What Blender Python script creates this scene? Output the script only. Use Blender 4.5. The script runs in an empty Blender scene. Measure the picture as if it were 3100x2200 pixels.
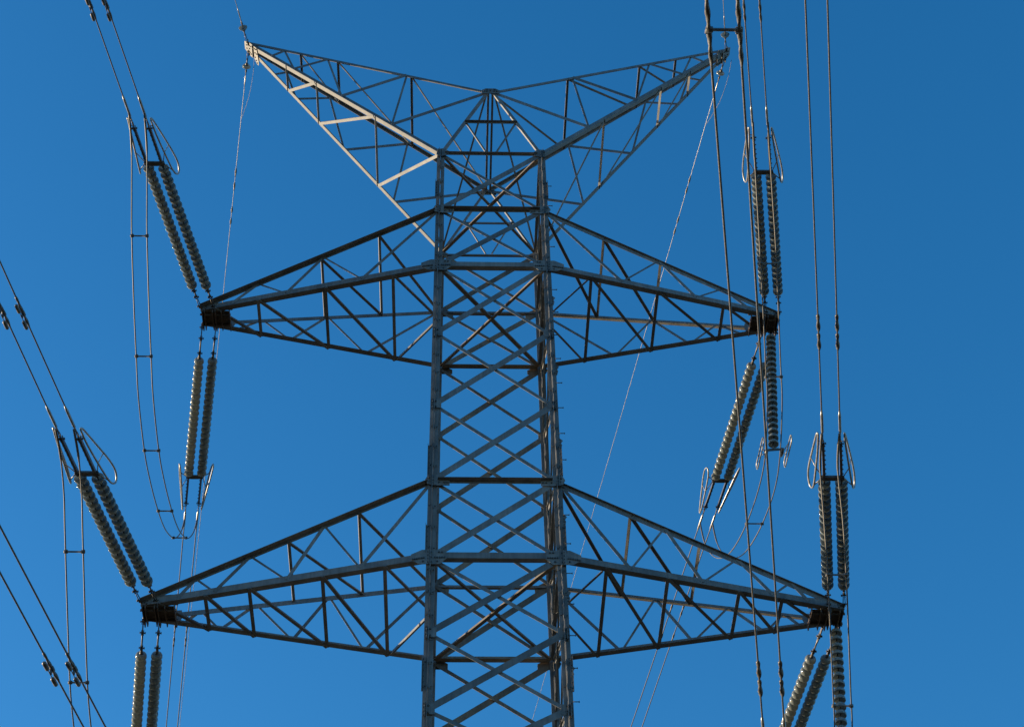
import bpy, bmesh, math, random
from mathutils import Vector, Matrix
random.seed(7)
R = math.radians
C = bpy.context.scene.collection
S = bpy.context.scene
ZO = 48.15                       # height of the body's top panel above the ground

# ------------------------------------------------------------------ camera, sky, sun, exposure
cam = bpy.data.cameras.new("Camera")
co = bpy.data.objects.new("Camera", cam); C.objects.link(co)
right = Vector((0.99950026, -0.02755154, -0.01549651)); up = Vector((-0.00918942, -0.72231084, 0.69150748)); fwd = Vector((0.03024539, 0.69101951, 0.72220306))
m = Matrix((right, up, -fwd)).transposed().to_4x4()
m.translation = Vector((-1.0413, -37.4876, -46.5490 + ZO))
co.matrix_world = m
cam.sensor_fit = 'HORIZONTAL'; cam.sensor_width = 36.0; cam.lens = 36.0 * 5575.05 / 3100.0
cam.clip_start = 0.5; cam.clip_end = 8000
S.camera = co

SUN_EL = 9.0
SUN_DIR = Vector((-1.0, 0.27, 0)).normalized()      # towards the sun, on the ground plane
w = bpy.data.worlds.new("World"); S.world = w; w.use_nodes = True
nt = w.node_tree; nt.nodes.clear()
sky = nt.nodes.new("ShaderNodeTexSky"); sky.sky_type = 'NISHITA'; sky.sun_disc = False
sky.sun_elevation = R(SUN_EL); sky.sun_rotation = math.atan2(SUN_DIR.x, SUN_DIR.y)
sky.altitude = 300; sky.air_density = 1.0; sky.dust_density = 0.5; sky.ozone_density = 3.0
bg = nt.nodes.new("ShaderNodeBackground"); bg.inputs[1].default_value = 0.15
hs = nt.nodes.new("ShaderNodeHueSaturation"); hs.inputs['Saturation'].default_value = 1.25
out = nt.nodes.new("ShaderNodeOutputWorld")
nt.links.new(sky.outputs[0], hs.inputs['Color']); nt.links.new(hs.outputs[0], bg.inputs[0]); nt.links.new(bg.outputs[0], out.inputs[0])

sl = bpy.data.lights.new("Sun", 'SUN'); sl.energy = 5.0; sl.angle = R(0.5); sl.color = (1.0, 0.79, 0.53)
so = bpy.data.objects.new("Sun", sl); C.objects.link(so)
sd = Vector((SUN_DIR.x * math.cos(R(SUN_EL)), SUN_DIR.y * math.cos(R(SUN_EL)), math.sin(R(SUN_EL))))
so.rotation_euler = sd.to_track_quat('Z', 'Y').to_euler(); so.location = (-60, 0, 80)
S.view_settings.view_transform = 'Standard'; S.view_settings.look = 'None'; S.view_settings.gamma = 1.0
S.view_settings.exposure = 1.0; S.view_settings.use_curve_mapping = False

# ------------------------------------------------------------------ materials
def mat(name, c1, c2, rough, metal, scale=3.0, trans=0.0, bump=0.0, detail=6, vary=False):
    mt = bpy.data.materials.new(name); mt.use_nodes = True
    t = mt.node_tree; b = t.nodes["Principled BSDF"]
    tc = t.nodes.new("ShaderNodeTexCoord")
    n = t.nodes.new("ShaderNodeTexNoise"); n.inputs['Scale'].default_value = scale; n.inputs['Detail'].default_value = detail
    r = t.nodes.new("ShaderNodeValToRGB"); r.color_ramp.elements[0].position = 0.35; r.color_ramp.elements[1].position = 0.65
    r.color_ramp.elements[0].color = (*c1, 1); r.color_ramp.elements[1].color = (*c2, 1)
    t.links.new(tc.outputs['Object'], n.inputs['Vector']); t.links.new(n.outputs[0], r.inputs[0]); t.links.new(r.outputs[0], b.inputs['Base Color'])
    mr = t.nodes.new("ShaderNodeMapRange"); mr.inputs[3].default_value = rough - 0.08; mr.inputs[4].default_value = rough + 0.10
    t.links.new(n.outputs[0], mr.inputs[0]); t.links.new(mr.outputs[0], b.inputs['Roughness'])
    b.inputs['Metallic'].default_value = metal
    if vary:                                   # every bar weathers a little differently, with run-down streaks
        oi = t.nodes.new("ShaderNodeObjectInfo"); v1 = t.nodes.new("ShaderNodeMapRange"); v1.inputs[3].default_value = 0.82; v1.inputs[4].default_value = 1.22
        t.links.new(oi.outputs['Random'], v1.inputs[0])
        mp = t.nodes.new("ShaderNodeMapping"); mp.inputs['Scale'].default_value = (9, 9, 0.5)
        st = t.nodes.new("ShaderNodeTexNoise"); st.inputs['Scale'].default_value = 2.0; st.inputs['Detail'].default_value = 4
        t.links.new(tc.outputs['Object'], mp.inputs[0]); t.links.new(mp.outputs[0], st.inputs['Vector'])
        v2 = t.nodes.new("ShaderNodeMapRange"); v2.inputs[1].default_value = 0.3; v2.inputs[2].default_value = 0.7; v2.inputs[3].default_value = 0.80; v2.inputs[4].default_value = 1.16
        t.links.new(st.outputs[0], v2.inputs[0])
        mu = t.nodes.new("ShaderNodeMath"); mu.operation = 'MULTIPLY'; t.links.new(v1.outputs[0], mu.inputs[0]); t.links.new(v2.outputs[0], mu.inputs[1])
        sc = t.nodes.new("ShaderNodeVectorMath"); sc.operation = 'SCALE'; t.links.new(r.outputs[0], sc.inputs[0]); t.links.new(mu.outputs[0], sc.inputs['Scale'])
        t.links.new(sc.outputs[0], b.inputs['Base Color'])
    if trans:
        b.inputs['Transmission Weight'].default_value = trans; b.inputs['IOR'].default_value = 1.5
    if bump:
        bn = t.nodes.new("ShaderNodeBump"); bn.inputs['Strength'].default_value = bump; bn.inputs['Distance'].default_value = 0.004
        t.links.new(n.outputs[0], bn.inputs['Height']); t.links.new(bn.outputs[0], b.inputs['Normal'])
    return mt
STEEL = mat("galvanised_steel", (0.103, 0.105, 0.106), (0.160, 0.162, 0.163), 0.6, 0.05, 2.2, bump=0.25, vary=True)
WARM = mat("brown_grey_steel", (0.105, 0.084, 0.062), (0.18, 0.15, 0.118), 0.6, 0.05, 2.2, bump=0.25, vary=True)  # browner than STEEL; for back-face bars, back gussets and plan braces
PLATE = mat("galvanised_plate", (0.11, 0.109, 0.106), (0.165, 0.163, 0.158), 0.55, 0.05, 5.0, bump=0.2, vary=True)
BOLT = mat("dull_bolt_steel", (0.05, 0.05, 0.05), (0.11, 0.105, 0.10), 0.6, 0.4, 20)
RUST = mat("weathered_brown_steel", (0.055, 0.036, 0.025), (0.13, 0.088, 0.06), 0.65, 0.2, 7)
FIT = mat("forged_fitting_steel", (0.075, 0.07, 0.066), (0.15, 0.143, 0.135), 0.46, 0.45, 9)
ALU = mat("aluminium_fitting", (0.24, 0.238, 0.23), (0.36, 0.355, 0.345), 0.38, 0.6, 8)
COND = mat("weathered_conductor", (0.07, 0.067, 0.064), (0.13, 0.125, 0.12), 0.5, 0.4, 30)
GLASS = mat("toughened_glass", (0.16, 0.19, 0.20), (0.26, 0.285, 0.285), 0.08, 0.0, 12)
_t = GLASS.node_tree; _p = _t.nodes["Principled BSDF"]; _tr = _t.nodes.new("ShaderNodeBsdfTranslucent"); _tr.inputs[0].default_value = (0.50, 0.53, 0.49, 1)
_mx = _t.nodes.new("ShaderNodeMixShader"); _mx.inputs[0].default_value = 0.34
_t.links.new(_p.outputs[0], _mx.inputs[1]); _t.links.new(_tr.outputs[0], _mx.inputs[2]); _t.links.new(_mx.outputs[0], _t.nodes["Material Output"].inputs[0])
CONC = mat("concrete", (0.28, 0.27, 0.25), (0.40, 0.39, 0.36), 0.85, 0.0, 4)
GROUND = mat("dry_grass", (0.03, 0.032, 0.018), (0.065, 0.055, 0.032), 0.95, 0.0, 0.12)

# ------------------------------------------------------------------ mesh helpers
class MB:
    def __init__(s): s.v = []; s.f = []; s.mi = []; s.sm = []
    def add(s, vs, fs, mi=0, smooth=False):
        o = len(s.v); s.v += [tuple(v) for v in vs]
        for f in fs: s.f.append(tuple(i + o for i in f)); s.mi.append(mi); s.sm.append(smooth)
    def prism(s, poly, a, b, mi=0):            # poly: list of Vector offsets, swept from a to b
        n = len(poly)
        s.add([a + p for p in poly] + [b + p for p in poly],
              [tuple(range(n))[::-1], tuple(range(n, 2 * n))] + [(i, (i + 1) % n, n + (i + 1) % n, n + i) for i in range(n)], mi)
    def angle(s, a, b, nrm, w1, w2, t=0.012, ref=Vector((0, 0, 1)), inward=True, off=0.0, flip=False, centre=False):
        """steel angle from a to b; flange one lies in the face with outward normal nrm and rises from the corner towards ref,
        flange two stands off the corner, into the tower (inward) or out of it"""
        d = (b - a).normalized(); nn = (nrm - d * nrm.dot(d)).normalized(); u = d.cross(nn)
        if u.dot(ref) < 0: u = -u
        if flip: u = -u
        k = -1 if inward else 1
        q = [(0, 0), (w1, 0), (w1, t), (t, t), (t, w2), (0, w2)] if inward else [(0, t * 0), (w1, 0), (w1, -t), (0, -t), (0, -t), (0, 0)]
        sh = u * (-w1 / 2 if centre else 0) + nn * off
        if inward: s.prism([u * x + nn * (-y) + sh for x, y in q], a, b)
        else:
            q = [(0, w2), (0, -t), (w1, -t), (w1, 0), (t, 0), (t, w2)]
            s.prism([u * x + nn * y + sh for x, y in q], a, b)
    def box(s, c, x, y, z, mi=0):              # c centre, x y z half-axis vectors
        vs = [c + x * i + y * j + z * k for i in (-1, 1) for j in (-1, 1) for k in (-1, 1)]
        s.add(vs, [(0, 1, 3, 2), (4, 6, 7, 5), (0, 4, 5, 1), (2, 3, 7, 6), (0, 2, 6, 4), (1, 5, 7, 3)], mi)
    def plate(s, c, u, v, n, poly, t=0.014, mi=0):   # polygon in plane u v, thickness t along n
        s.prism([u * x + v * y for x, y in poly], c, c + n * t, mi)
    def tube(s, pts, r, n=8, mi=0, caps=True, twist=0.0, oval=0.0, closed=False):
        pts = [Vector(p) for p in pts]; N = len(pts); rs = r if isinstance(r, (list, tuple)) else [r] * N
        if closed: tang = [(pts[(i + 1) % N] - pts[i - 1]).normalized() for i in range(N)]
        else: tang = [(pts[min(i + 1, N - 1)] - pts[max(i - 1, 0)]).normalized() for i in range(N)]
        ref = Vector((0, 0, 1)) if abs(tang[0].z) < 0.9 else Vector((1, 0, 0))
        u = (ref - tang[0] * ref.dot(tang[0])).normalized(); vs = []; ln = 0
        for i in range(N):
            t = tang[i]; u = (u - t * u.dot(t)).normalized(); w_ = t.cross(u)
            if i: ln += (pts[i] - pts[i - 1]).length
            ph = twist * ln
            for k in range(n):
                a = 2 * math.pi * k / n
                x, y = math.cos(a) * rs[i] * (1 + oval), math.sin(a) * rs[i] * (1 - oval)
                x, y = x * math.cos(ph) - y * math.sin(ph), x * math.sin(ph) + y * math.cos(ph)
                vs.append(pts[i] + u * x + w_ * y)
        fs = []
        for i in range(N if closed else N - 1):
            j = (i + 1) % N
            for k in range(n): fs.append((i * n + k, i * n + (k + 1) % n, j * n + (k + 1) % n, j * n + k))
        if caps and not closed: fs += [tuple(range(n))[::-1], tuple(range((N - 1) * n, N * n))]
        s.add(vs, fs, mi, True)
    def lathe(s, prof, n=20, mi=0, a=Vector((0, 0, 0)), d=Vector((0, 0, 1))):
        ref = Vector((1, 0, 0)) if abs(d.x) < 0.9 else Vector((0, 1, 0))
        u = (ref - d * ref.dot(d)).normalized(); w_ = d.cross(u)
        vs = [a + d * z + u * (r * math.cos(2 * math.pi * k / n)) + w_ * (r * math.sin(2 * math.pi * k / n)) for r, z in prof for k in range(n)]
        fs = [(i * n + k, i * n + (k + 1) % n, (i + 1) * n + (k + 1) % n, (i + 1) * n + k) for i in range(len(prof) - 1) for k in range(n)]
        s.add(vs, fs, mi, True)
    def bolt(s, c, n, r=0.025, h=0.028, mi=1):
        u = n.orthogonal().normalized(); v = n.cross(u)
        s.prism([u * (r * math.cos(k * math.pi / 3)) + v * (r * math.sin(k * math.pi / 3)) for k in range(6)], c - n * 0.004, c + n * h, mi)
    def build(s, name, mats, parent=None, base=None):
        base = base if base is not None else (parent['_w'] if parent is not None else (0, 0, 0))
        base = Vector(base)
        me = bpy.data.meshes.new(name); me.from_pydata([Vector(v) - base for v in s.v], [], s.f)
        for mm in (mats if isinstance(mats, (list, tuple)) else [mats]): me.materials.append(mm)
        me.polygons.foreach_set('material_index', s.mi); me.polygons.foreach_set('use_smooth', s.sm)
        b = bmesh.new(); b.from_mesh(me); bmesh.ops.recalc_face_normals(b, faces=b.faces); b.to_mesh(me); b.free()
        o = bpy.data.objects.new(name, me); C.objects.link(o)
        if parent is not None:
            o.parent = parent; pw = Vector(parent['_w']); o.location = base - pw
        else: o.location = base
        o['_w'] = list(base)
        return o
def tag(o, label=None, cat=None, group=None, kind=None):
    if label: o['label'] = label
    if cat: o['category'] = cat
    if group: o['group'] = group
    if kind: o['kind'] = kind
    return o
def empty(name, loc):
    o = bpy.data.objects.new(name, None); C.objects.link(o); o.location = loc; o.empty_display_size = 0.3; o['_w'] = list(loc); return o
V = lambda x, y, z: Vector((x, y, z))
X1, Y1, Z1 = V(1, 0, 0), V(0, 1, 0), V(0, 0, 1)
def lerp(a, b, t): return a + (b - a) * t
def smooth(pts, n=6, closed=False):            # Catmull-Rom
    P = [Vector(p) for p in pts]; N = len(P); o = []
    for i in range(N if closed else N - 1):
        g = (lambda k: P[k % N]) if closed else (lambda k: P[max(0, min(N - 1, k))])
        p0, p1, p2, p3 = g(i - 1), g(i), g(i + 1), g(i + 2)
        for k in range(n):
            t = k / n
            o.append(0.5 * ((2 * p1) + (p2 - p0) * t + (2 * p0 - 5 * p1 + 4 * p2 - p3) * t * t + (3 * p1 - p0 - 3 * p2 + p3) * t ** 3))
    if not closed: o.append(P[-1])
    return o

# ------------------------------------------------------------------ ground
g = MB(); n = 40; L = 3000.0
g.add([V(-L + 2 * L * i / n, -L + 2 * L * j / n, 0) for i in range(n + 1) for j in range(n + 1)],
      [(i * (n + 1) + j, (i + 1) * (n + 1) + j, (i + 1) * (n + 1) + j + 1, i * (n + 1) + j + 1) for i in range(n) for j in range(n)])
tag(g.build("ground", GROUND), kind='structure')

# ------------------------------------------------------------------ the lattice tower
Zl = [0.0, -2.8136, -5.4316, -8.3445, -11.2196, -14.0271, -16.6432, -19.0032, -21.2401, -23.07, -25.69, -28.6, -31.6]
KT, DR = 0.005666, 1.30035
def hw(z): return (3.2 + KT * (Zl[2] - z)) / 2
def node(f, s, i):      # f -1 front, +1 back; s -1 left, +1 right; i level
    h = hw(Zl[i]); return V(s * h, f * h * DR, Zl[i] + ZO)
TOWER = tag(empty("lattice_tower", (0, 0, 0)), "grey galvanised steel lattice pylon with V-shaped top arms and stacked cross-arms", "pylon")

W = 0.118
zb = Zl[-1]; hb = hw(zb); FOOT = 4.6
for f in (-1, 1):
    for s in (-1, 1):
        lg = MB()
        top, bot = node(f, s, 0) + Z1 * 0.10, V(s * hb, f * hb * DR, zb + ZO)
        foot = V(s * FOOT, f * FOOT * 1.15, 0.35)
        gp, t = 0.007, 0.016
        for a, b in ((top, bot), (bot, foot)):
            for k in (1, -1):          # two angles back to back make a cruciform leg
                lg.prism([V(k * x, k * y, 0) for x, y in ((gp, gp), (W, gp), (W, gp + t), (gp + t, gp + t), (gp + t, W), (gp, W))], a, b)
        z = Zl[0] - 0.7
        while z > zb:                  # stitch packs and bolts between the two angles
            c = V(s * hw(z), f * hw(z) * DR, z + ZO)
            lg.box(c, X1 * 0.09, Y1 * 0.006, Z1 * 0.05); lg.box(c, X1 * 0.006, Y1 * 0.09, Z1 * 0.05)
            for e in (-1, 1):
                lg.bolt(c + V(e * 0.075, f * (0.007 if e * -f > 0 else 0.024), 0), V(0, f, 0), 0.016, 0.022)
                lg.bolt(c + V(-0.024, e * 0.07, 0), V(-1, 0, 0), 0.016, 0.022)
            z -= 0.71
        leg = lg.build("leg", [STEEL, BOLT], TOWER)
        ft = MB(); ft.lathe([(0.0, 0.55), (0.42, 0.55), (0.5, 0.47), (0.55, -0.6), (0.0, -0.6)], 20, 0, V(s * FOOT, f * FOOT * 1.15, 0))
        ft.build("footing", CONC, TOWER)
        # splice angles bolted along the outside wing
        for z0, z1 in ((-12.75, -13.85), (-15.55, -16.5), (-19.7, -20.7), (-2.2, -1.4)):
            sp = MB(); z = (z0 + z1) / 2; c = V(s * (hw(z) + 0.115), f * hw(z) * DR, z + ZO); hh = abs(z1 - z0) / 2
            sp.box(c, X1 * 0.036, Y1 * 0.012, Z1 * hh); sp.box(c + V(s * 0.03, f * 0.04, 0), X1 * 0.006, Y1 * 0.05, Z1 * hh)
            for k in range(6): sp.bolt(c + V(-s * 0.008, f * 0.012, -hh + (k + 0.5) * hh / 3), V(0, f, 0), 0.015, 0.02)
            sp.build("splice_plate", [STEEL, BOLT], leg)
        if f == -1 and s == 1:         # step bolts on the front right leg
            z = Zl[0] - 1.6
            while z > zb:
                st = MB(); p = V(hw(z) + W - 0.01, -hw(z) * DR - 0.015, z + ZO)
                st.tube([p, p + X1 * 0.14], 0.0125, 6); st.tube([p + X1 * 0.14, p + X1 * 0.155], 0.026, 6)
                st.build("step_bolt", FIT, leg); z -= 0.97

def member(name, a, b, nrm, w1, w2, parent=TOWER, matl=STEEL, **k):
    mm = MB(); mm.angle(a, b, nrm, w1, w2, **k); return mm.build(name, matl, parent)
FN = {('f', -1): V(0, -1, 0), ('f', 1): V(0, 1, 0), ('s', -1): V(-1, 0, 0), ('s', 1): V(1, 0, 0)}
def trim(a, b, c0, c1):
    d = (b - a).normalized(); return a + d * c0, b - d * c1
for i in range(12):
    top = i == 0
    for f in (-1, 1):
        nr = FN[('f', f)]
        # both faces carry the heavy diagonal rising to the right and a light one behind it
        a, b = trim(node(f, -1, i + 1), node(f, 1, i), 0.09, 0.09)
        fr = V(0, -1, 0); sg_ = -f
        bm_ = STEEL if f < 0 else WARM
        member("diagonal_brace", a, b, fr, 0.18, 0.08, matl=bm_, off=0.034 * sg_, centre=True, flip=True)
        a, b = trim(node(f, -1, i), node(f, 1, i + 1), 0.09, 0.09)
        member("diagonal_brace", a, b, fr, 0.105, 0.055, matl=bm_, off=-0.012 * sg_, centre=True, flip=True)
    for s in (-1, 1):
        nr = FN[('s', s)]
        a, b = trim(node(-1, s, i + 1), node(1, s, i), 0.09, 0.09)
        member("diagonal_brace", a, b, nr, 0.12, 0.07, matl=PLATE, off=0.03, centre=True, flip=True)  # sunlit streaks of the side faces boosted in colour by the lighter PLATE
        a, b = trim(node(-1, s, i), node(1, s, i + 1), 0.09, 0.09)
        member("diagonal_brace", a, b, nr, 0.095, 0.055, matl=PLATE, off=-0.012, centre=True)
for f in (-1, 1):           # splayed base below the lowest arm
    a0 = [V(-hb, f * hb * DR, zb + ZO), V(hb, f * hb * DR, zb + ZO)]; b0 = [V(-FOOT, f * FOOT * 1.15, .4), V(FOOT, f * FOOT * 1.15, .4)]
    for t0, t1 in ((0, 0.33), (0.33, 0.66), (0.66, 1.0)):
        for q in (0, 1): member("base_brace", lerp(a0[q], b0[q], t0), lerp(a0[1 - q], b0[1 - q], t1), FN[('f', f)], 0.12, 0.08, off=0.03 * (1 - 2 * q), centre=True)
        if t0: member("base_strut", lerp(a0[0], b0[0], t0), lerp(a0[1], b0[1], t0), FN[('f', f)], 0.10, 0.08, off=0.005)
for s in (-1, 1):
    a0 = [V(s * hb, -hb * DR, zb + ZO), V(s * hb, hb * DR, zb + ZO)]; b0 = [V(s * FOOT, -FOOT * 1.15, .4), V(s * FOOT, FOOT * 1.15, .4)]
    for t0, t1 in ((0, 0.33), (0.33, 0.66), (0.66, 1.0)):
        for q in (0, 1): member("base_brace", lerp(a0[q], b0[q], t0), lerp(a0[1 - q], b0[1 - q], t1), FN[('s', s)], 0.12, 0.08, off=0.03 * (1 - 2 * q), centre=True)

for i in (0, 1, 2, 5, 6, 9, 10):
    lower = i in (2, 6, 10)
    for f in (-1, 1):
        a, b = trim(node(f, -1, i), node(f, 1, i), 0.13, 0.13); nr = FN[('f', f)]
        if lower: member("horizontal_strut", a, b, nr, 0.19, 0.17, matl=STEEL if f < 0 else WARM, off=0.012)
        else: member("horizontal_strut", a, b, nr, 0.075 if i else 0.055, 0.16 if i else 0.10, ref=-Z1, inward=False, off=0.012)
    for s in (-1, 1):
        a, b = trim(node(-1, s, i), node(1, s, i), 0.13, 0.13)
        member("horizontal_strut", a, b, FN[('s', s)], 0.11, 0.10, off=0.006)
    if i in (0, 2, 6, 10):
        for q, (a, b) in enumerate(((node(-1, -1, i), node(1, 1, i)), (node(-1, 1, i), node(1, -1, i)))):
            a, b = trim(a, b, 0.15, 0.15); dz = Z1 * (-0.03 - 0.02 * q)
            member("plan_brace", a + dz, b + dz, V(0, 0, -1), (0.12 if i == 2 else 0.075) if q == 0 else (.085 if i == 2 else .105), 0.06, matl=WARM, ref=V(0, 1, 0), centre=True)

def gusset(c, nr, sgn, poly, bolts, parent=TOWER, u=X1, v=Z1, matl=PLATE, name="gusset_plate", t=0.014):
    mm = MB(); u = u * sgn
    mm.plate(c, u, v, nr, poly, t)
    for x, y in bolts: mm.bolt(c + u * x + v * y + nr * t, nr)
    return mm.build(name, [matl, BOLT], parent)
big = [(-.40, -.05), (-.38, .22), (.22, .22), (.50, .06), (.50, -.10), (.30, -.24), (-.22, -.24)]
small = [(-.44, -.20), (-.44, -.02), (-.14, .17), (.12, .17), (.20, .0), (.14, -.15), (-.1, -.20)]
bigb = [(.18 + .055 * k, -.045 + .012 * k * -1) for k in range(6)] + [(-.34 + .06 * k, -.03) for k in range(5)] + [(0, .14), (0, -.02), (0, -.17), (.2, -.16), (-.2, .14), (-.28, .14), (-.16, -.16)]
smallb = [(0, .08), (0, -.03), (.0, -.12), (-.16, .02), (-.16, -.1), (-.3, -.1), (-.38, -.1), (.1, .06)]
for i in (0, 1, 2, 5, 6, 9, 10):
    for f in (-1, 1):
        for s in (-1, 1):
            nr = FN[('f', f)]; c = node(f, s, i) + nr * 0.052
            if i in (2, 6, 10) and f < 0: gusset(c, nr, s, big, bigb)
            elif i: gusset(c, nr, s, small, smallb, matl=PLATE if f < 0 else WARM)
            else: gusset(c, nr, s, [(-.24, -.12), (-.24, .08), (-.05, .2), (.12, .16), (.14, -.12), (.05, -.2)], [(0, .1), (0, 0), (0, -.1), (-.15, .0), (-.2, -.06), (.09, .06)])
for i in (3, 4, 7, 8, 11):
    for f in (-1, 1):
        for s in (-1, 1):
            nr = FN[('f', f)]
            gusset(node(f, s, i) + nr * 0.027 - X1 * s * 0.06, nr, s, [(-.12, -.14), (-.12, .15), (.14, .15), (.14, -.14)], [(.1, .1), (.1, -.1), (.03, .1), (.03, -.1)])
# plates of the side faces, standing just outside the legs
for i in range(0, 11):
    for s in (-1, 1):
        c = node(-1, s, i) + V(s * 0.045, 0.10, 0.0)
        gusset(c, V(s, 0, 0), 1, [(-.2, -.22), (-.2, .22), (.28, .16), (.28, -.16)], [(-.16, .16), (-.16, .05), (-.16, -.06), (-.16, -.17), (.1, .1), (.1, -.1)], u=Y1)
    if i in (2, 3, 4, 5, 6, 7):
        z = (Zl[i] + Zl[i + 1]) / 2
        for f in (-1,):
            st = MB(); c = V(hw(z) + 0.13, f * hw(z) * DR + 0.02, z + ZO)
            st.plate(c, X1, Z1, Y1, [(-.03, -.24), (-.03, .22), (.07, .12), (.02, .02), (.045, -.05), (.01, -.2)], 0.012)
            for k in range(4): st.bolt(c + V(-0.01, 0, -.16 + .1 * k), V(0, -1, 0), 0.016, 0.03)
            st.build("stub_plate", [STEEL, BOLT], TOWER)

# --- top ridge between the V arms
PY = 2.0636; PZ = 3.3642 + ZO
def peak(f): return V(0, f * PY, PZ)
for f in (-1, 1):
    nr = FN[('f', f)]; p = peak(f); mids = []
    for s in (-1, 1):
        a, b = trim(p + X1 * s * 0.08, node(f, s, 0), 0.05, 0.12)
        member("ridge_strut", a, b, nr, 0.095, 0.07, off=0.02, centre=True)
        mids.append(lerp(p, node(f, s, 0), 0.5))
    member("ridge_strut", mids[0] - X1 * .05, mids[1] + X1 * .05, nr, 0.07, 0.08, ref=-Z1, inward=False, off=0.02)
    h0 = hw(0)
    for s, q in ((-1, 0), (1, 1)): member("ridge_strut", mids[q], V(s * 0.10, f * h0 * DR, ZO), nr, 0.05, 0.045, off=-0.01, centre=True)
    gusset(p + nr * 0.04, nr, 1, [(-.28, -.16), (-.3, .02), (-.16, .12), (.16, .12), (.3, .02), (.28, -.16)], [(-.2, -.04), (-.12, -.04), (.12, -.04), (.2, -.04), (0, .02), (-.12, .05), (.12, .05)])
for s in (-1, 1):
    a, b = trim(peak(-1) + X1 * s * 0.105, peak(1) + X1 * s * 0.105, 0.05, 0.05)
    member("ridge_beam", a, b, V(s, 0, 0), 0.09, 0.07, centre=True)
    a, b = trim(peak(-1) + X1 * s * 0.12, node(1, s, 0), 0.1, 0.12)
    member("ridge_strut", a, b, V(s, 0, 0), 0.085, 0.06, off=0.02, centre=True)

# --- arms: each built on the left in its own frame, the right-hand one turned half round
def arm_xf(side): return (lambda p: p) if side == 'left' else (lambda p: V(-p.x, -p.y, p.z))
def rot_n(v, side): return v if side == 'left' else V(-v.x, -v.y, v.z)

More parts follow.
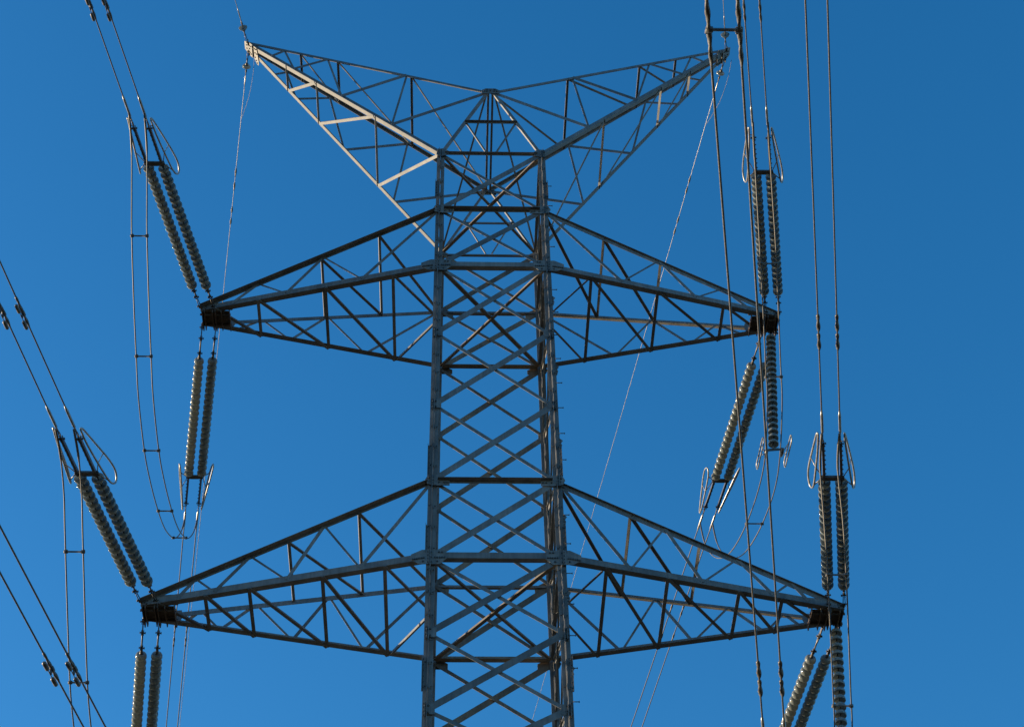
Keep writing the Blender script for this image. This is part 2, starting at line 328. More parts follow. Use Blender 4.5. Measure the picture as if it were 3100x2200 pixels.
def cross_arm(side, ax, it, ib, zt, ft, fb, bt_t, bt_b, st_bot, st_top, label):
    T = arm_xf(side); zt = zt + ZO
    tipF, tipB = V(-ax, -.3, zt), V(-ax, .3, zt)
    FT, BT = node(-1, -1, it), node(1, -1, it); FB, BB = node(-1, -1, ib), node(1, -1, ib)
    FB = V(FB.x, FB.y, FB.z); k = Z1 * 0.13
    zf = V(0, -1, 0); zb_ = V(0, 1, 0)
    ch = MB()
    def A(a, b, n_, w1, w2, ref=Z1, **kw): ch.angle(T(a), T(b), rot_n(n_, side), w1, w2, ref=rot_n(ref, side), **kw)
    A(tipF, trim(tipF, FB, 0, .12)[1], zf, 0.195, 0.175)
    A(tipB, trim(tipB, BB, 0, .12)[1], zb_, 0.18, 0.175)
    A(tipF + k, trim(tipF + k, FT, 0, .12)[1], zf, 0.08, 0.165, ref=-Z1, inward=False)
    A(tipB + k, trim(tipB + k, BT, 0, .12)[1], zb_, 0.15, 0.06, ref=-Z1, inward=False)
    arm = ch.build("cross_arm", STEEL, TOWER); arm['label'] = label
    def lace(a, b, n_, w1=0.075, w2=0.05, off=-0.016, ref=Z1, **kw):
        mm = MB(); mm.angle(T(a), T(b), rot_n(n_, side), w1, w2, ref=rot_n(ref, side), off=off, centre=True, t=0.009, **kw); mm.build("lacing_bar", STEEL, arm)
    for tF, tB, top, bot, nn in ((tipF + k, tipF, FT, FB, zf), (tipB + k, tipB, BT, BB, zb_)):
        tp = [lerp(tF, top, t) for t in ft] + [top]; bp = [lerp(tB, bot, t) for t in fb]
        for j, b_ in enumerate(bp):           # zigzag in the side faces
            vis = rot_n(V(0, -1, 0), side); sg_ = 1 if vis.dot(nn) > 0 else -1
            if j: lace(tp[j - 1], b_ + Z1 * 0.06, vis, 0.06, 0.04, off=-0.004 * sg_, flip=True)
            if j < len(tp): lace(b_ + Z1 * 0.06, tp[j], vis, 0.092, 0.05, off=0.014 * sg_, flip=True)
    dn = V(0, 0, -1)
    bf = [lerp(tipF, FB, t) for t in st_bot]; bb = [lerp(tipB, BB, t) for t in st_bot]
    kmid = (FB + BB) / 2
    e = Z1 * 0.02
    for a, b in zip(bf, bb): lace(a - e, b - e, dn, 0.095, 0.05, off=0.0, ref=X1)
    pr = [lerp(tipF, FB, .06)] + bf
    for j in range(len(bb)): lace(pr[j] - e * 1.6, bb[j] - e * 1.6, dn, 0.095, 0.05, off=0.0, ref=Y1)
    lace(bf[-1] - e * 1.6, kmid - e, dn, 0.07, 0.05, off=0.0, ref=Y1)
    lace(kmid - e, lerp(kmid, bb[-1], .93) - e, V(-.82, -.57, 0), 0.085, 0.05, off=0.0, ref=Z1)
    tf_ = [lerp(tipF + k, FT, t) for t in st_top]; tb_ = [lerp(tipB + k, BT, t) for t in st_top]
    nT = (FT - tipF - k).normalized().cross(Y1); nT = nT if nT.z > 0 else -nT; ux = Y1.cross(nT)
    for a, b in zip(tf_, tb_): lace(a - e * 2, b - e * 2, nT, 0.085, 0.05, off=0.0, ref=X1)
    nx = tb_[1:] + [BT]
    for j in range(len(tf_)): lace(tf_[j] - e * 3, nx[j] - e * 3, nT, 0.09, 0.05, off=0.0, ref=Y1)
    # end box where the strings hang: bottom plate, hanging fins, bolted cheek plates
    pl = MB()
    B = lambda x0, x1, y0, y1, z0, z1: pl.box(T(V((x0 + x1) / 2, (y0 + y1) / 2, (z0 + z1) / 2)), X1 * (x1 - x0) / 2, Y1 * (y1 - y0) / 2, Z1 * (z1 - z0) / 2)
    x = -ax
    B(x + .04, x + .84, -.31, .31, zt - .028, zt - .006)
    for dx, yy in ((.05, .40), (.12, .37), (.36, .37), (.44, .41), (.62, .38), (.86, .40)):
        B(x + dx, x + dx + .025, -yy, yy, zt - .15, zt - .026)
    for dy in (-.2, .2): B(x - .01, x + .9, dy - .012, dy + .012, zt - .10, zt - .026)
    for dx in (.66, .72, .78, .84):
        for dy in (-.26, -.1, .1, .26): pl.bolt(T(V(x + dx - .03, dy, zt - .028)), V(0, 0, -1), 0.02, 0.02)
    pl.build("tip_plate", [RUST, BOLT], arm)
    for f in (-1, 1):
        c = T(V(x + .05, f * (.30 + 0.018), zt + 0.06)); u = rot_n(X1, side); nn = rot_n(V(0, f, 0), side)
        gusset(c, nn, 1, [(.0, -.06), (.0, .11), (.5, .27), (.9, .30), (.95, .10), (.9, -.05)], [(.05, .05), (.12, .07), (.2, .1), (.3, .14), (.4, .17), (.5, .2), (.1, -.02), (.25, 0), (.4, .0), (.55, .02), (.7, .03)], arm, u=u, name="cheek_plate")
    return arm
UP = dict(it=1, ib=2, zt=-5.52, ft=[.24, .512], fb=[.135, .365, .683], bt_t=None, bt_b=None, st_bot=[.246, .53, .813], st_top=[.503, .745])
LO = dict(it=5, ib=6, zt=-16.74, ft=[.186, .372, .625], fb=[.131, .258, .508, .76], bt_t=None, bt_b=None, st_bot=[.226, .379, .631, .844], st_top=[.502, .744])
TH = dict(it=9, ib=10, zt=-25.69, ft=[.24, .512], fb=[.135, .365, .683], bt_t=None, bt_b=None, st_bot=[.246, .53, .813], st_top=[.503, .745])
AX = {'U': 8.7084, 'L': 9.0382, 'T': 6.64}
for side in ('left', 'right'):
    cross_arm(side, AX['U'], label="upper %s cross-arm" % side, **UP)
    cross_arm(side, AX['L'], label="lower %s cross-arm" % side, **LO)
    cross_arm(side, AX['T'], label="lowest %s cross-arm" % side, **TH)

EA, EZ = 8.55, 8.825 + ZO
def earth_arm(side):
    T = arm_xf(side)
    tip = V(-EA, 0, EZ); tF, tB = tip + V(0, -.13, 0), tip + V(0, .13, 0); kk = V(.04, 0, .10)
    FB, BB = node(-1, -1, 0), node(1, -1, 0); FT, BT = peak(-1), peak(1)
    ch = MB()
    e = (FB - tF).normalized()
    dnv = V(-.78, 0, -.62)                     # outward normal of the arm's underside
    dnv = (dnv - e * dnv.dot(e)).normalized(); upv = -dnv
    def A(a, b, n_, w1, w2, ref, **kw): ch.angle(T(a), T(b), rot_n(n_, side), w1, w2, ref=rot_n(ref, side), **kw)
    A(tF, trim(tF, FB, 0, .1)[1], V(0, -1, 0), 0.12, 0.16, upv); A(tB, trim(tB, BB, 0, .1)[1], V(0, 1, 0), 0.12, 0.15, upv)
    A(tF + kk, trim(tF, FT, 0, .1)[1], V(0, -1, 0), 0.11, 0.10, V(0, 0, -1)); A(tB + kk, trim(tB, BT, 0, .1)[1], V(0, 1, 0), 0.11, 0.10, V(0, 0, -1))
    arm = ch.build("shield_wire_arm", STEEL, TOWER); arm['label'] = "%s V-shaped top arm" % side
    def lace(a, b, n_, w1=0.065, w2=0.045, off=0.0, ref=Z1, **kw):
        mm = MB(); mm.angle(T(a), T(b), rot_n(n_, side), w1, w2, ref=rot_n(ref, side), off=off, centre=True, t=0.009, **kw); mm.build("lacing_bar", STEEL, arm)
    tt, tb = [.162, .347, .672], [.13, .255, .51, .762]
    for a0, top, bot, nn in ((tF, FT, FB, V(0, -1, 0)), (tB, BT, BB, V(0, 1, 0))):
        tp = [lerp(a0, top, t) for t in tt] + [top]; bp = [lerp(a0, bot, t) + upv * .04 for t in tb]
        for j, b_ in enumerate(bp):
            vis = rot_n(V(0, -1, 0), side); sg_ = 1 if vis.dot(nn) > 0 else -1
            if j: lace(tp[j - 1], b_, vis, 0.07, 0.05, off=-0.014 * sg_, flip=True)
            lace(b_, tp[j], vis, 0.135 if j > 1 else .11, 0.07, off=0.014 * sg_, flip=True)
    sb = [.216, .381, .686]
    bf, bb = [lerp(tF, FB, t) for t in sb] + [FB], [lerp(tB, BB, t) for t in sb]
    for a, b in zip(bf, bb): lace(a - dnv * .02, b - dnv * .02, V(e.x, 0, e.z), 0.085, 0.05, off=0.0, ref=dnv)
    for j in range(3): lace(trim(bb[j], bf[j + 1], .12, .12)[0] + dnv * .016, trim(bb[j], bf[j + 1], .12, .1)[1] + dnv * .016, dnv, 0.10, 0.05, off=0.0, ref=V(1, 0, -1))
    stp = [.233, .391, .693]
    tf_, tb_ = [lerp(tF, FT, t) for t in stp], [lerp(tB, BT, t) for t in stp] + [BT]
    nT = (FT - tF).normalized().cross(Y1); nT = nT if nT.z > 0 else -nT
    for a, b in zip(tf_, tb_): lace(a - Z1 * .02, b - Z1 * .02, nT, 0.075, 0.045, ref=X1)
    for j in range(3): lace(tf_[j] - Z1 * .03, tb_[j + 1] - Z1 * .03, nT, 0.07, 0.045, ref=Y1)
    # bolted plates at the tip, lying under the arm
    for poly, o_, bl in (([(-.2, -.15), (-.2, .17), (.05, .30), (.31, .30), (.33, .0), (.31, -.27), (.05, -.25)], .02, [(-.06, -.06), (-.06, .08), (.04, -.1), (.04, .12), (.12, -.12), (.12, .0), (.12, .16), (.22, -.14), (.22, .18)]),
                        ([(.32, -.24), (.36, -.02), (.34, .22), (.5, .42), (.62, .46), (.66, .36), (.62, .0), (.56, -.26)], .012, [(.4, -.16), (.46, -.16), (.52, -.17), (.44, .2), (.5, .3), (.56, .38), (.46, .0), (.56, 0)])):
        c = T(tip + dnv * o_ + kk * 0); u = rot_n(e * 1.0, side); u = rot_n(V(e.x, 0, e.z).normalized(), side)
        gusset(c, rot_n(dnv, side), 1, poly, bl, arm, u=u, v=rot_n(Y1, side), name="tip_plate")
    lg = MB()                                   # fins and shackle lugs between the plates
    uu = V(e.x, 0, e.z).normalized()
    lg.box(T(tip + uu * .33 + dnv * .04), rot_n(uu, side) * .012, Y1 * .24, rot_n(dnv, side) * .03)
    for y in (-1, 1): lg.box(T(tip + V(0, y * .22, -.05)), X1 * .012, Y1 * .10, Z1 * .06)
    lg.build("shackle_lug", STEEL, arm)
for side in ('left', 'right'): earth_arm(side)

# ------------------------------------------------------------------ lines: direction and slope of each phase
AZ = {'UL': (-.1582, -.1512), 'LL': (-.1576, -.1436), 'TL': (-.1639, -.1429), 'UR': (-.1805, -.1437), 'LR': (-.1759, -.1331), 'TR': (-.1679, -.1429), 'EL': (-.1565, -.1546), 'ER': (-.1577, -.1482)}
SLP = {'UL': (.0439, .0526), 'LL': (.0412, .0501), 'TL': (.0337, .05), 'UR': (.0478, .0511), 'LR': (.0326, .06), 'TR': (-.0012, .05), 'EL': (.05, .05), 'ER': (.05, .0495)}
TIPZ = {'U': Zl[2] + ZO, 'L': Zl[6] + ZO, 'T': -25.69 + ZO, 'E': EZ}
SPREAD = 0.4113
def CLAMP(ph, d): return 7.86 if d == 'b' else (6.9 if ph[0] == 'L' else 7.42)
def path(ph, d, o):
    az, sl_ = AZ[ph][d == 'b'], SLP[ph][d == 'b']; sg = -1 if ph[1] == 'L' else 1; dy = -1 if d == 'f' else 1
    if ph[0] == 'E': x, st, y0 = sg * EA, sl_, 0.0
    else: x, st, y0 = sg * (AX[ph[0]] - (0 if o == 'o' else SPREAD)), sl_ + .0328, .3 * dy
    z = TIPZ[ph[0]]; c = math.cos(math.atan(az))
    def f(s):
        zz = z - (st * s if s < 6 else st * 6 + sl_ * (s - 6) - (s - 6) ** 2 / 6000)
        return V(x + az * s * c, y0 + dy * s * c, zz)
    return f

# ------------------------------------------------------------------ insulators
PIT = 0.232                      # spacing of the discs
db = MB(); q = PIT / .174
db.lathe([(r, z * q) for r, z in [(0.0, .0), (.030, .0), (.046, .010), (.050, .050), (.057, .066), (.040, .075)]], 16, 1)
db.lathe([(r, z * q) for r, z in [(.040, .044), (.078, .046), (.112, .056), (.134, .074), (.146, .096), (.151, .120), (.151, .142), (.145, .153), (.133, .142), (.122, .128), (.114, .148), (.106, .130), (.094, .118), (.085, .140), (.077, .118), (.064, .108), (.056, .126), (.046, .104), (.020, .096)]], 24, 0)
db.lathe([(r, z * q) for r, z in [(.020, .094), (.016, .120), (.016, .165), (.024, .172), (.0, .176)]], 10, 1)
dproto = db.build("glass_disc", [GLASS, FIT]); DISC = dproto.data; C.objects.unlink(dproto); bpy.data.objects.remove(dproto)
db = MB(); db.lathe([(0.0, .0), (.030, .0), (.044, .012), (.046, .08), (.03, .09)], 16, 1)
db.lathe([(.03, .075), (.07, .08), (.115, .10), (.128, .135), (.120, .138), (.105, .118), (.09, .13), (.075, .11), (.05, .12), (.02, .10)], 24, 0)
db.lathe([(.018, .098), (.015, .17), (.0, .175)], 10, 1)
dproto = db.build("glass_disc", [GLASS, FIT]); DISC_S = dproto.data; C.objects.unlink(dproto); bpy.data.objects.remove(dproto)
def disc(parent, p, d, mesh=None):
    o = bpy.data.objects.new("glass_disc", mesh or DISC); C.objects.link(o); o.parent = parent
    o.location = p - Vector(parent['_w']); o.rotation_mode = 'QUATERNION'
    q = Z1.rotation_difference(d); q = q @ Matrix.Rotation(random.random() * 6.28, 3, 'Z').to_quaternion(); o.rotation_quaternion = q
    o['_w'] = list(p); return o
def clevis(mm, p, d, r=0.035):              # bolted clevis: two cheeks and a cross pin with nut
    sd = d.cross(Z1).normalized() if abs(d.z) < .9 else X1
    v = d.cross(sd)
    for q in (-1, 1): mm.box(p + sd * q * 0.028, d * 0.07, sd * 0.008, v * r)
    mm.tube([p - sd * 0.075, p + sd * 0.075], 0.018, 6); mm.tube([p + sd * 0.055, p + sd * 0.08], 0.032, 6); mm.tube([p - sd * 0.075, p - sd * 0.06], 0.03, 6)

def tension_string(ph, d, label):
    fo, fi = path(ph, d, 'o'), path(ph, d, 'i'); back = d == 'b'
    low = ph[0] == 'L' and not back
    s0 = 1.32 if back else (0.80 if low else 0.86); N = 19 if low else 21; s1 = s0 + N * PIT
    root = tag(empty("insulator_string", fo(0)), label, "insulator string", "twin strings of glass insulators pulling on the cross-arm tips")
    for f in (fo, fi):
        dv = (f(5) - f(0)).normalized()
        lk = MB()
        p0 = f(0.0) - dv * 0.03
        lk.tube([p0, f(.12)], 0.024, 8)
        if back:
            clevis(lk, f(.16), dv); lk.box(f(.5), dv * .30, dv.cross(Z1).normalized() * 0.014, dv.cross(dv.cross(Z1)).normalized() * 0.045)
            clevis(lk, f(.58), dv); lk.tube([f(.58), f(1.15)], 0.024, 8); clevis(lk, f(1.16), dv); lk.tube([f(1.16), f(s0 + .02)], [.03, .045], 8)
        else:
            clevis(lk, f(.10), dv, .028)
            for q in (-1, 1):
                sd = dv.cross(Z1).normalized() * 0.03 * q; lk.tube([f(.1) + sd, f(.45) + sd * .6], 0.013, 6)
            clevis(lk, f(.5), dv, .028); lk.tube([f(.5), f(.74)], 0.024, 8); clevis(lk, f(.77), dv, .03); lk.tube([f(.77), f(s0 + .02)], .03, 8)
        lk.build("link_rod", FIT, root)
        for k in range(N): disc(root, f(s0 + k * PIT), dv)
    sy = s1 + 0.12
    ym = (fo(sy) + fi(sy)) / 2; dv = (fo(5) - fo(0)).normalized(); ac = (fi(sy) - fo(sy)).normalized(); upv = ac.cross(dv).normalized()
    if upv.z < 0: upv = -upv
    yk = MB(); hwd = (fi(sy) - fo(sy)).length / 2
    yk.plate(ym - upv * 0.03, ac, dv, upv, [(-hwd - .07, -.05), (-hwd - .07, .05), (-hwd * .5, .075), (hwd * .5, .075), (hwd + .07, .05), (hwd + .07, -.05), (.06, -.075), (-.06, -.075)], 0.022)
    yk.plate(ym + upv * 0.02, ac, dv, upv, [(-hwd - .07, -.05), (-hwd - .07, .05), (hwd + .07, .05), (hwd + .07, -.05)], 0.022)
    for f in (fo, fi): yk.tube([f(s1 - .01), f(sy + .08)], 0.028, 8); clevis(yk, f(sy), dv, .04)
    yk.build("yoke_plate", FIT, root)
    se = CLAMP(ph, d)
    for f, sg in ((fo, -1), (fi, 1)):
        rd = MB()
        mid = sy + 0.08; e1 = se - .32
        for q in (-1, 1):
            sd = ac * 0.017 * q; rd.box((f(mid) + f(e1)) / 2 + sd, (f(e1) - f(mid)) / 2, ac * 0.014, upv * 0.045)
        for k in range(7): rd.bolt(lerp(f(mid), f(e1), (k + .5) / 7) - ac * 0.036, -ac, .018, .02, 0); 
        clevis(rd, f(e1), (f(e1) - f(mid)).normalized(), .05)
        ey = [f(e1 + .16) + (dv * .09 * math.cos(a) + upv * .035 * math.sin(a)) for a in [k * math.pi / 6 for k in range(12)]]
        rd.tube(ey, 0.014, 6, closed=True); rd.tube([f(e1 + .22), f(se + .02)], 0.018, 6)
        rd.build("strain_rod", FIT, root)
        # racetrack corona ring beside each sub-conductor, toed out towards the insulators
        o_ = ac * sg; rg = MB(); sh = sy - 5.85
        bdir = (o_ * .27 + upv * .96)
        oline = [(7.36, .03), (6.9, -.03), (6.1, -.05), (5.62, -.04), (5.42, .05), (5.42, .18), (5.62, .30), (6.0, .31), (6.6, .23), (7.2, .13), (7.38, .085)]
        if back: oline = [(a_, b_ * .9) for a_, b_ in oline]
        def RP(a_, b_): return f(a_ + sh) + o_ * (.09 + (7.42 - a_) * .10) + bdir * b_
        rg.tube(smooth([RP(*q) for q in oline], 6, True), 0.025, 8, closed=True)
        rg.tube([f(sy) + o_ * .05, RP(5.62, -.04)], 0.015, 6); rg.tube([f(sy + .05) + o_ * .05, RP(6.3, -.045), RP(6.3, .275)], 0.013, 6)
        rg.tube([f(7.2 + sh) + o_ * .02, RP(7.2, -.01)], 0.011, 6)
        rg.build("corona_ring", ALU, root)
    return root
WHERE = {'UL': "upper left", 'UR': "upper right", 'LL': "lower left", 'LR': "lower right", 'TL': "lowest left", 'TR': "lowest right"}
SLOOK = {
 'ULf': "twin glass insulator string rising up-left from the upper left cross-arm tip",
 'ULb': "bright twin glass insulator string dropping almost straight down from the upper left cross-arm tip",
 'LLf': "twin glass insulator string rising up-left from the lower left cross-arm tip",
 'LLb': "pale twin glass insulator string at the bottom edge below the lower left cross-arm tip",
 'URf': "dark twin glass insulator string standing above the upper right cross-arm tip",
 'URb': "sunlit twin glass insulator string slanting down-left from the upper right cross-arm tip",
 'LRf': "dark twin glass insulator string standing above the lower right cross-arm tip",
 'LRb': "sunlit twin glass insulator string slanting down-left from the lower right cross-arm tip",
 'TLf': "twin glass insulator string on the lowest left cross-arm, mostly below the frame",
 'TRf': "twin glass insulator string on the lowest right cross-arm, mostly below the frame"}
for k_, lb in SLOOK.items(): tension_string(k_[:2], k_[2], lb)

# hanging strings that hold the right-hand jumpers away from the tower
def jumper_string(ph, top, bot, label):
    top, bot = V(*top) + Z1 * ZO, V(*bot) + Z1 * ZO
    dv = (bot - top).normalized(); root = tag(empty("jumper_support_string", top), label, "insulator string", "single glass strings hanging from the right arm tips to hold jumpers")
    lk = MB(); lk.tube([top - dv * .12, top + dv * .06], .024, 8); clevis(lk, top - dv * .02, dv, .035); lk.build("link_rod", FIT, root)
    Ltot = (bot - top).length - .35; N = int(Ltot / PIT)
    for k in range(N): disc(root, top + dv * (.08 + k * PIT), dv)
    e = top + dv * (.08 + N * PIT)
    ac = V(-.98, .12, 0).normalized()
    yk = MB(); yk.tube([e - dv * .02, e + dv * .16], .024, 8); c = e + dv * .16
    yk.plate(c - Y1 * .01, ac, Z1, Y1, [(-.27, -.09), (-.27, .0), (-.1, .04), (.1, .04), (.27, .0), (.27, -.09), (.2, -.05), (-.2, -.05)], .02)
    yk.build("yoke_plate", FIT, root)
    jd = V(-.02, 1, -.06).normalized()
    for q in (-1, 1):
        cl = MB(); cc = c + ac * q * .225 - Z1 * .14
        cl.tube([cc - jd * .16, cc - jd * .05, cc + jd * .05, cc + jd * .16], [.03, .05, .05, .03], 8); cl.box(cc + Z1 * .06, ac * .012, jd * .05, Z1 * .08); cl.bolt(cc + jd * .05, Z1, .02, .07, 0); cl.bolt(cc - jd * .05, Z1, .02, .07, 0)
        cl.build("suspension_clamp", FIT, root)
        rg = MB(); rc = cc + ac * q * .17 - Z1 * .02; ax2 = (jd + X1 * -.035).normalized()
        pts = []
        for k in range(24):
            a = 2 * math.pi * k / 24; lx = .45 * (1 if math.cos(a) > 0 else -1) + .12 * math.cos(a)
            pts.append(rc + ax2 * lx + Z1 * (.12 * math.sin(a) + .05))
        rg.tube(pts, .02, 8, closed=True); rg.tube([cc + jd * .03, rc - ax2 * .2 + Z1 * .17], .013, 6); rg.tube([cc - jd * .03, rc + ax2 * .25 + Z1 * .17], .013, 6)
        rg.build("corona_ring", ALU, root)
    return c
CU = jumper_string('UR', (8.50, .3, -5.62), (7.99, .32, -10.72), "single glass insulator string hanging down from the upper right cross-arm tip between jumper cables")
CL = jumper_string('LR', (8.89, .3, -16.80), (8.38, .32, -21.9), "single glass insulator string at the bottom edge hanging from the lower right cross-arm tip")

# ------------------------------------------------------------------ conductors with dead-end clamps, armour rods and dampers
def damper(par, f, s, side):
    dm = MB(); p = f(s); t = (f(s + .2) - f(s - .2)).normalized(); lat = t.cross(Z1).normalized(); dn_ = t.cross(lat).normalized()
    if dn_.z > 0: dn_ = -dn_
    q = p + dn_ * .11 + lat * .02
    dm.tube([p + t * .05, p - t * .05], .045, 8); dm.box((p + q) / 2, t * .03, lat * .014, dn_ * .06)
    dm.tube([q - t * .30, q + t * .30], .009, 6)
    for k in (-1, 1):
        a = q + t * k * .13; dm.tube([a, a + t * k * .02, a + t * k * .21, a + t * k * .24], [.028, .042, .042, .022], 10)
    dm.build("vibration_damper", FIT, par)
def armour(par, f, s0, s1, r=.031):
    am = MB(); n = max(12, int((s1 - s0) / .04)); pts = [f(s0 + (s1 - s0) * k / n) for k in range(n + 1)]
    rs = [r * min(1, .65 + 1.4 * min(k, n - k) / n * 2) for k in range(n + 1)]
    am.tube(pts, rs, 6, twist=9.0, oval=.2); am.build("armour_rod", FIT, par)
def conductor(ph, d, o, label, length, damp=(), arm=(), r=.0178, ra=.031):
    f = path(ph, d, o); se = CLAMP(ph, d) if ph[0] != 'E' else 1.15
    ss = [se + .2] + [se + .5 * k for k in range(1, 60)]
    while ss[-1] < length: ss.append(ss[-1] + 3.0)
    cb = MB(); cb.tube([f(s) for s in ss], r, 8)
    nm = "conductor" if ph[0] != 'E' else "shield_wire"
    cobj = cb.build(nm, COND if ph[0] != 'E' else ALU, None, base=f(se))
    tag(cobj, label, "power cable" if ph[0] != 'E' else "shield wire", "sub-conductors strung from the cross-arms" if ph[0] != 'E' else "shield wires from the top arm tips")
    dc = MB(); k = 1.0 if ph[0] != 'E' else .6
    dc.tube([f(se), f(se + .08), f(se + .1), f(se + .55 * k + .1), f(se + .72 * k + .1)], [.02 * k, .02 * k, .034 * k, .034 * k, .021 * k], 10); dc.build("dead_end_clamp", ALU, cobj)
    for s in damp: damper(cobj, f, s, o); armour(cobj, f, s - .45, s + .5)
    for s0, s1 in arm: armour(cobj, f, s0, s1, ra if s1 - s0 < 1.2 else .034)
    return cobj
side_o = {('L', 'o'): "outer left", ('L', 'i'): "inner right", ('R', 'o'): "outer right", ('R', 'i'): "inner left"}
FL_ = {'U': "upper", 'L': "lower", 'T': "lowest"}
for ph in ('UL', 'LL', 'TL', 'UR', 'LR', 'TR'):
    sd_ = 'left' if ph[1] == 'L' else 'right'
    for o in 'oi':
        half = side_o[(ph[1], o)].split()[1]
        if ph == 'TL': lb = "%s cable of the pair crossing the bottom left corner with dumb-bell dampers" % half
        elif ph == 'TR': lb = "%s cable of the thick near pair running full height in front of the right arms" % half
        elif ph[1] == 'L': lb = "%s cable of the pair sloping up-left from the %s left insulators" % (half, FL_[ph[0]])
        else: lb = "%s cable of the pair running up out of frame above the %s right insulators" % (half, FL_[ph[0]])
        dm = {'UL': (11.1,), 'LL': (10.65,), 'TL': (10.15,), 'UR': (), 'LR': (10.3,), 'TR': (9.5,)}[ph]
        ar = {'UR': ((10.95, 12.6),), 'TR': ((23.25, 25.6),)}.get(ph, ())
        if ph in ('LR', 'TR'): conductor(ph, 'f', o, lb, 190, (), tuple(q for s in dm for q in ((s - .6, s - .08), (s - .02, s + .5))) + ar, ra=.041 if ph == 'LR' else .042)
        else: conductor(ph, 'f', o, lb, 190, dm, ar)
    if ph[0] != 'T':
        for o in 'oi':
            half = side_o[(ph[1], o)].split()[1]
            if ph == 'UL': lb = "%s cable of the pair running down behind the lower left cross-arm" % half
            elif ph == 'UR': lb = "%s cable of the pair running down-left behind the lower right cross-arm" % half
            else: lb = "%s cable below the %s back insulators, out of frame" % (half, WHERE[ph])
            conductor(ph, 'b', o, lb, 300, (), {'UL': ((13.5, 14.0), (14.2, 14.75)), 'UR': ((12.3, 13.0), (13.85, 14.6))}.get(ph, ()))
conductor('EL', 'f', 'o', "thin shield wire rising up-left from the left top arm tip", 190, r=.0115)
conductor('EL', 'b', 'o', "thin shield wire dropping steeply from the left top arm tip", 300, (), ((5.3, 5.7), (5.95, 6.35), (7.1, 7.4), (7.65, 7.95)), r=.0115)
conductor('ER', 'f', 'o', "thin shield wire rising from the right top arm tip", 190, r=.0115)
conductor('ER', 'b', 'o', "thin shield wire slanting down-left from the right top arm tip behind the arms", 300, (), ((5.4, 5.75), (5.9, 6.25), (7.3, 7.65), (7.85, 8.2)), r=.0115)

# shield-wire insulators: one small disc each
for ph, d, lb in (('EL', 'f', "small glass disc insulator above the left top arm tip"), ('EL', 'b', "small glass disc insulator below the left top arm tip"),
                  ('ER', 'f', "small glass disc insulator above the right top arm tip"), ('ER', 'b', "small glass disc insulator below the right top arm tip")):
    f = path(ph, d, 'o'); root = tag(empty("shield_wire_insulator", f(.2)), lb, "insulator", "single discs at the top arm tips")
    dv = (f(1) - f(0)).normalized(); lk = MB()
    for q in (-1, 1): lk.tube([f(.16) + X1 * .03 * q, f(.55) + X1 * .02 * q], .012, 6)
    lk.tube([f(.05), f(.2)], .016, 8); lk.tube([f(.5), f(.72)], .022, 8); lk.tube([f(.86), f(1.18)], .02, 8); lk.tube([f(.98), f(1.06)], .034, 8)
    lk.build("link_rod", FIT, root); disc(root, f(.68), dv, DISC_S).scale = (1.2, 1.2, 1.2)
# thin bonding leads looping past the discs
for ph, lb in (('EL', "thin bonding wire looping from the left top arm tip to the shield wire"), ('ER', "thin bonding wire looping from the right top arm tip to the shield wire")):
    f = path(ph, 'b', 'o'); mm = MB(); a = f(.1) + V(.22, .1, -.1)
    mm.tube(smooth([a, f(.9) + V(.27, 0, -.2), f(1.8) + V(.22, 0, -.25), f(2.6) + V(.1, 0, -.12), f(3.1)], 6), .0075, 6)
    tag(mm.build("bonding_wire", COND, None, base=a), lb, "wire")

# ------------------------------------------------------------------ jumpers
PYs = [-7.84, -6.9, -5.9, -5.05, -3.5, -2.05, -.95, .95, 2.5, 4.15, 5.4, 6.4, 7.3, 7.95, 8.35, 8.5]
PZL = [-.02, -.30, -1.1, -1.8, -2.7, -3.4, -3.87, -4.15, -4.0, -3.6, -3.15, -2.6, -1.95, -1.25, -.6, -.12]
PZR = [-.02, -.30, -1.1, -1.8, -2.7, -3.4, -3.87, -4.15, -4.08, -3.92, -3.72, -3.3, -2.6, -1.8, -1.0, -.2]
def interp(x, xs, ys):
    for i in range(len(xs) - 1):
        if x <= xs[i + 1]: return ys[i] + (ys[i + 1] - ys[i]) * (x - xs[i]) / (xs[i + 1] - xs[i])
    return ys[-1]
XR = {'o': ([-7.84, -7.25, -5.06, -2.82, -.11, 1.25, 3.2, 4.8, 6.6, 7.4, 8.5], [7.36, 7.46, 7.71, 7.95, 8.27, 8.33, 8.38, 8.12, 7.84, 7.68, 7.54]),
      'i': ([-7.84, -6.55, -5.3, -2.62, -.1, 1.26, 3.3, 4.7, 6.2, 7.3, 8.5], [6.95, 7.12, 7.24, 7.55, 7.85, 7.90, 7.87, 7.67, 7.45, 7.3, 7.13])}
JP = {}
PZW = [-.02, -.06, -.35, -.85, -1.75, -2.55, -3.05, -3.5, -3.62, -3.5, -3.15, -2.65, -1.95, -1.25, -.6, -.12]
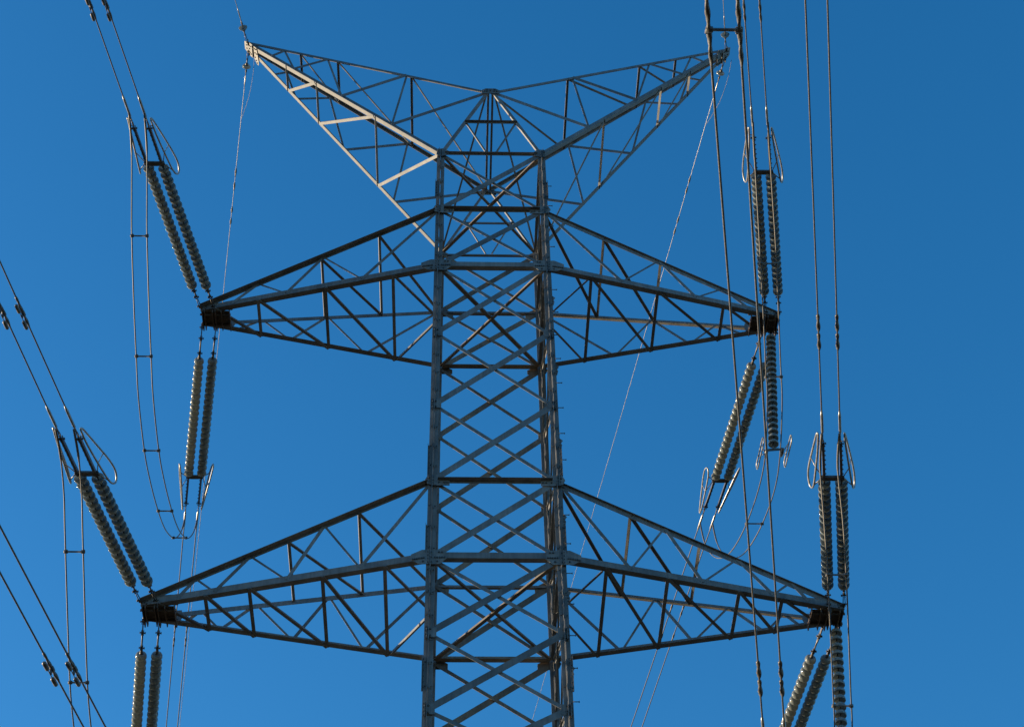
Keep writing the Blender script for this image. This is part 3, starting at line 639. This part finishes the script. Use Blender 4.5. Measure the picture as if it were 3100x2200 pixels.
for ph in ('UL', 'LL', 'UR', 'LR'):
    for o in 'oi':
        js = CLAMP(ph, 'f') + .18; fz = path(ph, 'f', o)(js).z; pts = []
        for k, y in enumerate(PYs):
            if ph[0] == 'L' and y < 0: y *= 7.16 / 7.84
            if ph[1] == 'L':
                a, b = path(ph, 'f', o)(js), path(ph, 'b', o)(8.3); x = a.x + (b.x - a.x) * (y - a.y) / (b.y - a.y); z = fz + (PZL if ph[0] == 'U' else PZW)[k]
            else:
                x = interp(y, *XR[o]) + (.33 if ph[0] == 'L' else 0); z = fz + PZR[k]
                if ph[0] == 'L':            # starts and ends on its own clamps
                    a, b = path(ph, 'f', o)(js), path(ph, 'b', o)(8.3)
                    if k in (0, 1): x = a.x + .05 * k
            if k == len(PYs) - 1: e = path(ph, 'b', o)(8.3); x, y, z = e.x, e.y, e.z
            pts.append(V(x, y, z))
        sm = smooth(pts, 6); JP[(ph, o)] = sm
        mm = MB(); N = len(sm); mm.tube(sm, [.029 if (k < 7 or k > N - 8) else .0185 for k in range(N)], 8)
        half = side_o[(ph[1], o)].split()[1]
        look = {'UL': "jumper cable hanging in a long loop left of the upper left cross-arm", 'LL': "jumper cable hanging past the lower left cross-arm tip to the bottom edge",
                'UR': "jumper cable looping under the upper right cross-arm tip", 'LR': "jumper cable hanging past the lower right cross-arm tip"}[ph]
        tag(mm.build("jumper_cable", COND, None, base=pts[0]), "%s %s" % (half, look), "jumper cable", "jumper cables looping past the arm tips")
def spacer(a, b, label, grp="spacers clamped across cable pairs", r=.022):
    sp = MB(); d = (b - a).normalized(); sp.tube([a - d * .04, a + d * .05, a + d * .06, b - d * .06, b - d * .05, b + d * .04], [.045, .045, r, r, .045, .045], 8)
    for p in (a, b): sp.bolt(p + d * .03, d.cross(Z1).normalized() if abs(d.z) < .9 else X1, .02, .06, 0)
    tag(sp.build("cable_spacer", FIT, None, base=(a + b) / 2), label, "spacer", grp)
def at_y(P, y): return min(P, key=lambda p: abs(p.y - y))
for ph, ys in (('UL', ((-5.0, "top"), (-2.05, "second"), (.55, "third"), (4.15, "fourth"), (6.2, "lowest"))), ('LL', ((-4.25, "upper"), (-1.45, "lower"))), ('UR', ((-4.5, "upper"), (-1.75, "middle"), (4.2, "lowest"))), ('LR', ((-4.3, "upper"), (-1.6, "lower")))):
    for k, (y, wd) in enumerate(ys):
        if ph == 'UL':
            y = (-5.7, -2.05, .95, 4.15, 7.0)[k] if k else -5.0
        spacer(at_y(JP[(ph, 'o')], y), at_y(JP[(ph, 'i')], y), "%s short spacer bar across the jumper cables at the %s cross-arm tip" % (wd, WHERE[ph]))
a, b = path('TR', 'f', 'o')(23.85), path('TR', 'f', 'i')(23.85)
spacer(a, b, "dark spacer bar across the thick near cable pair at the top edge", r=.024)

for o in bpy.data.objects:
    if '_w' in o: del o['_w']
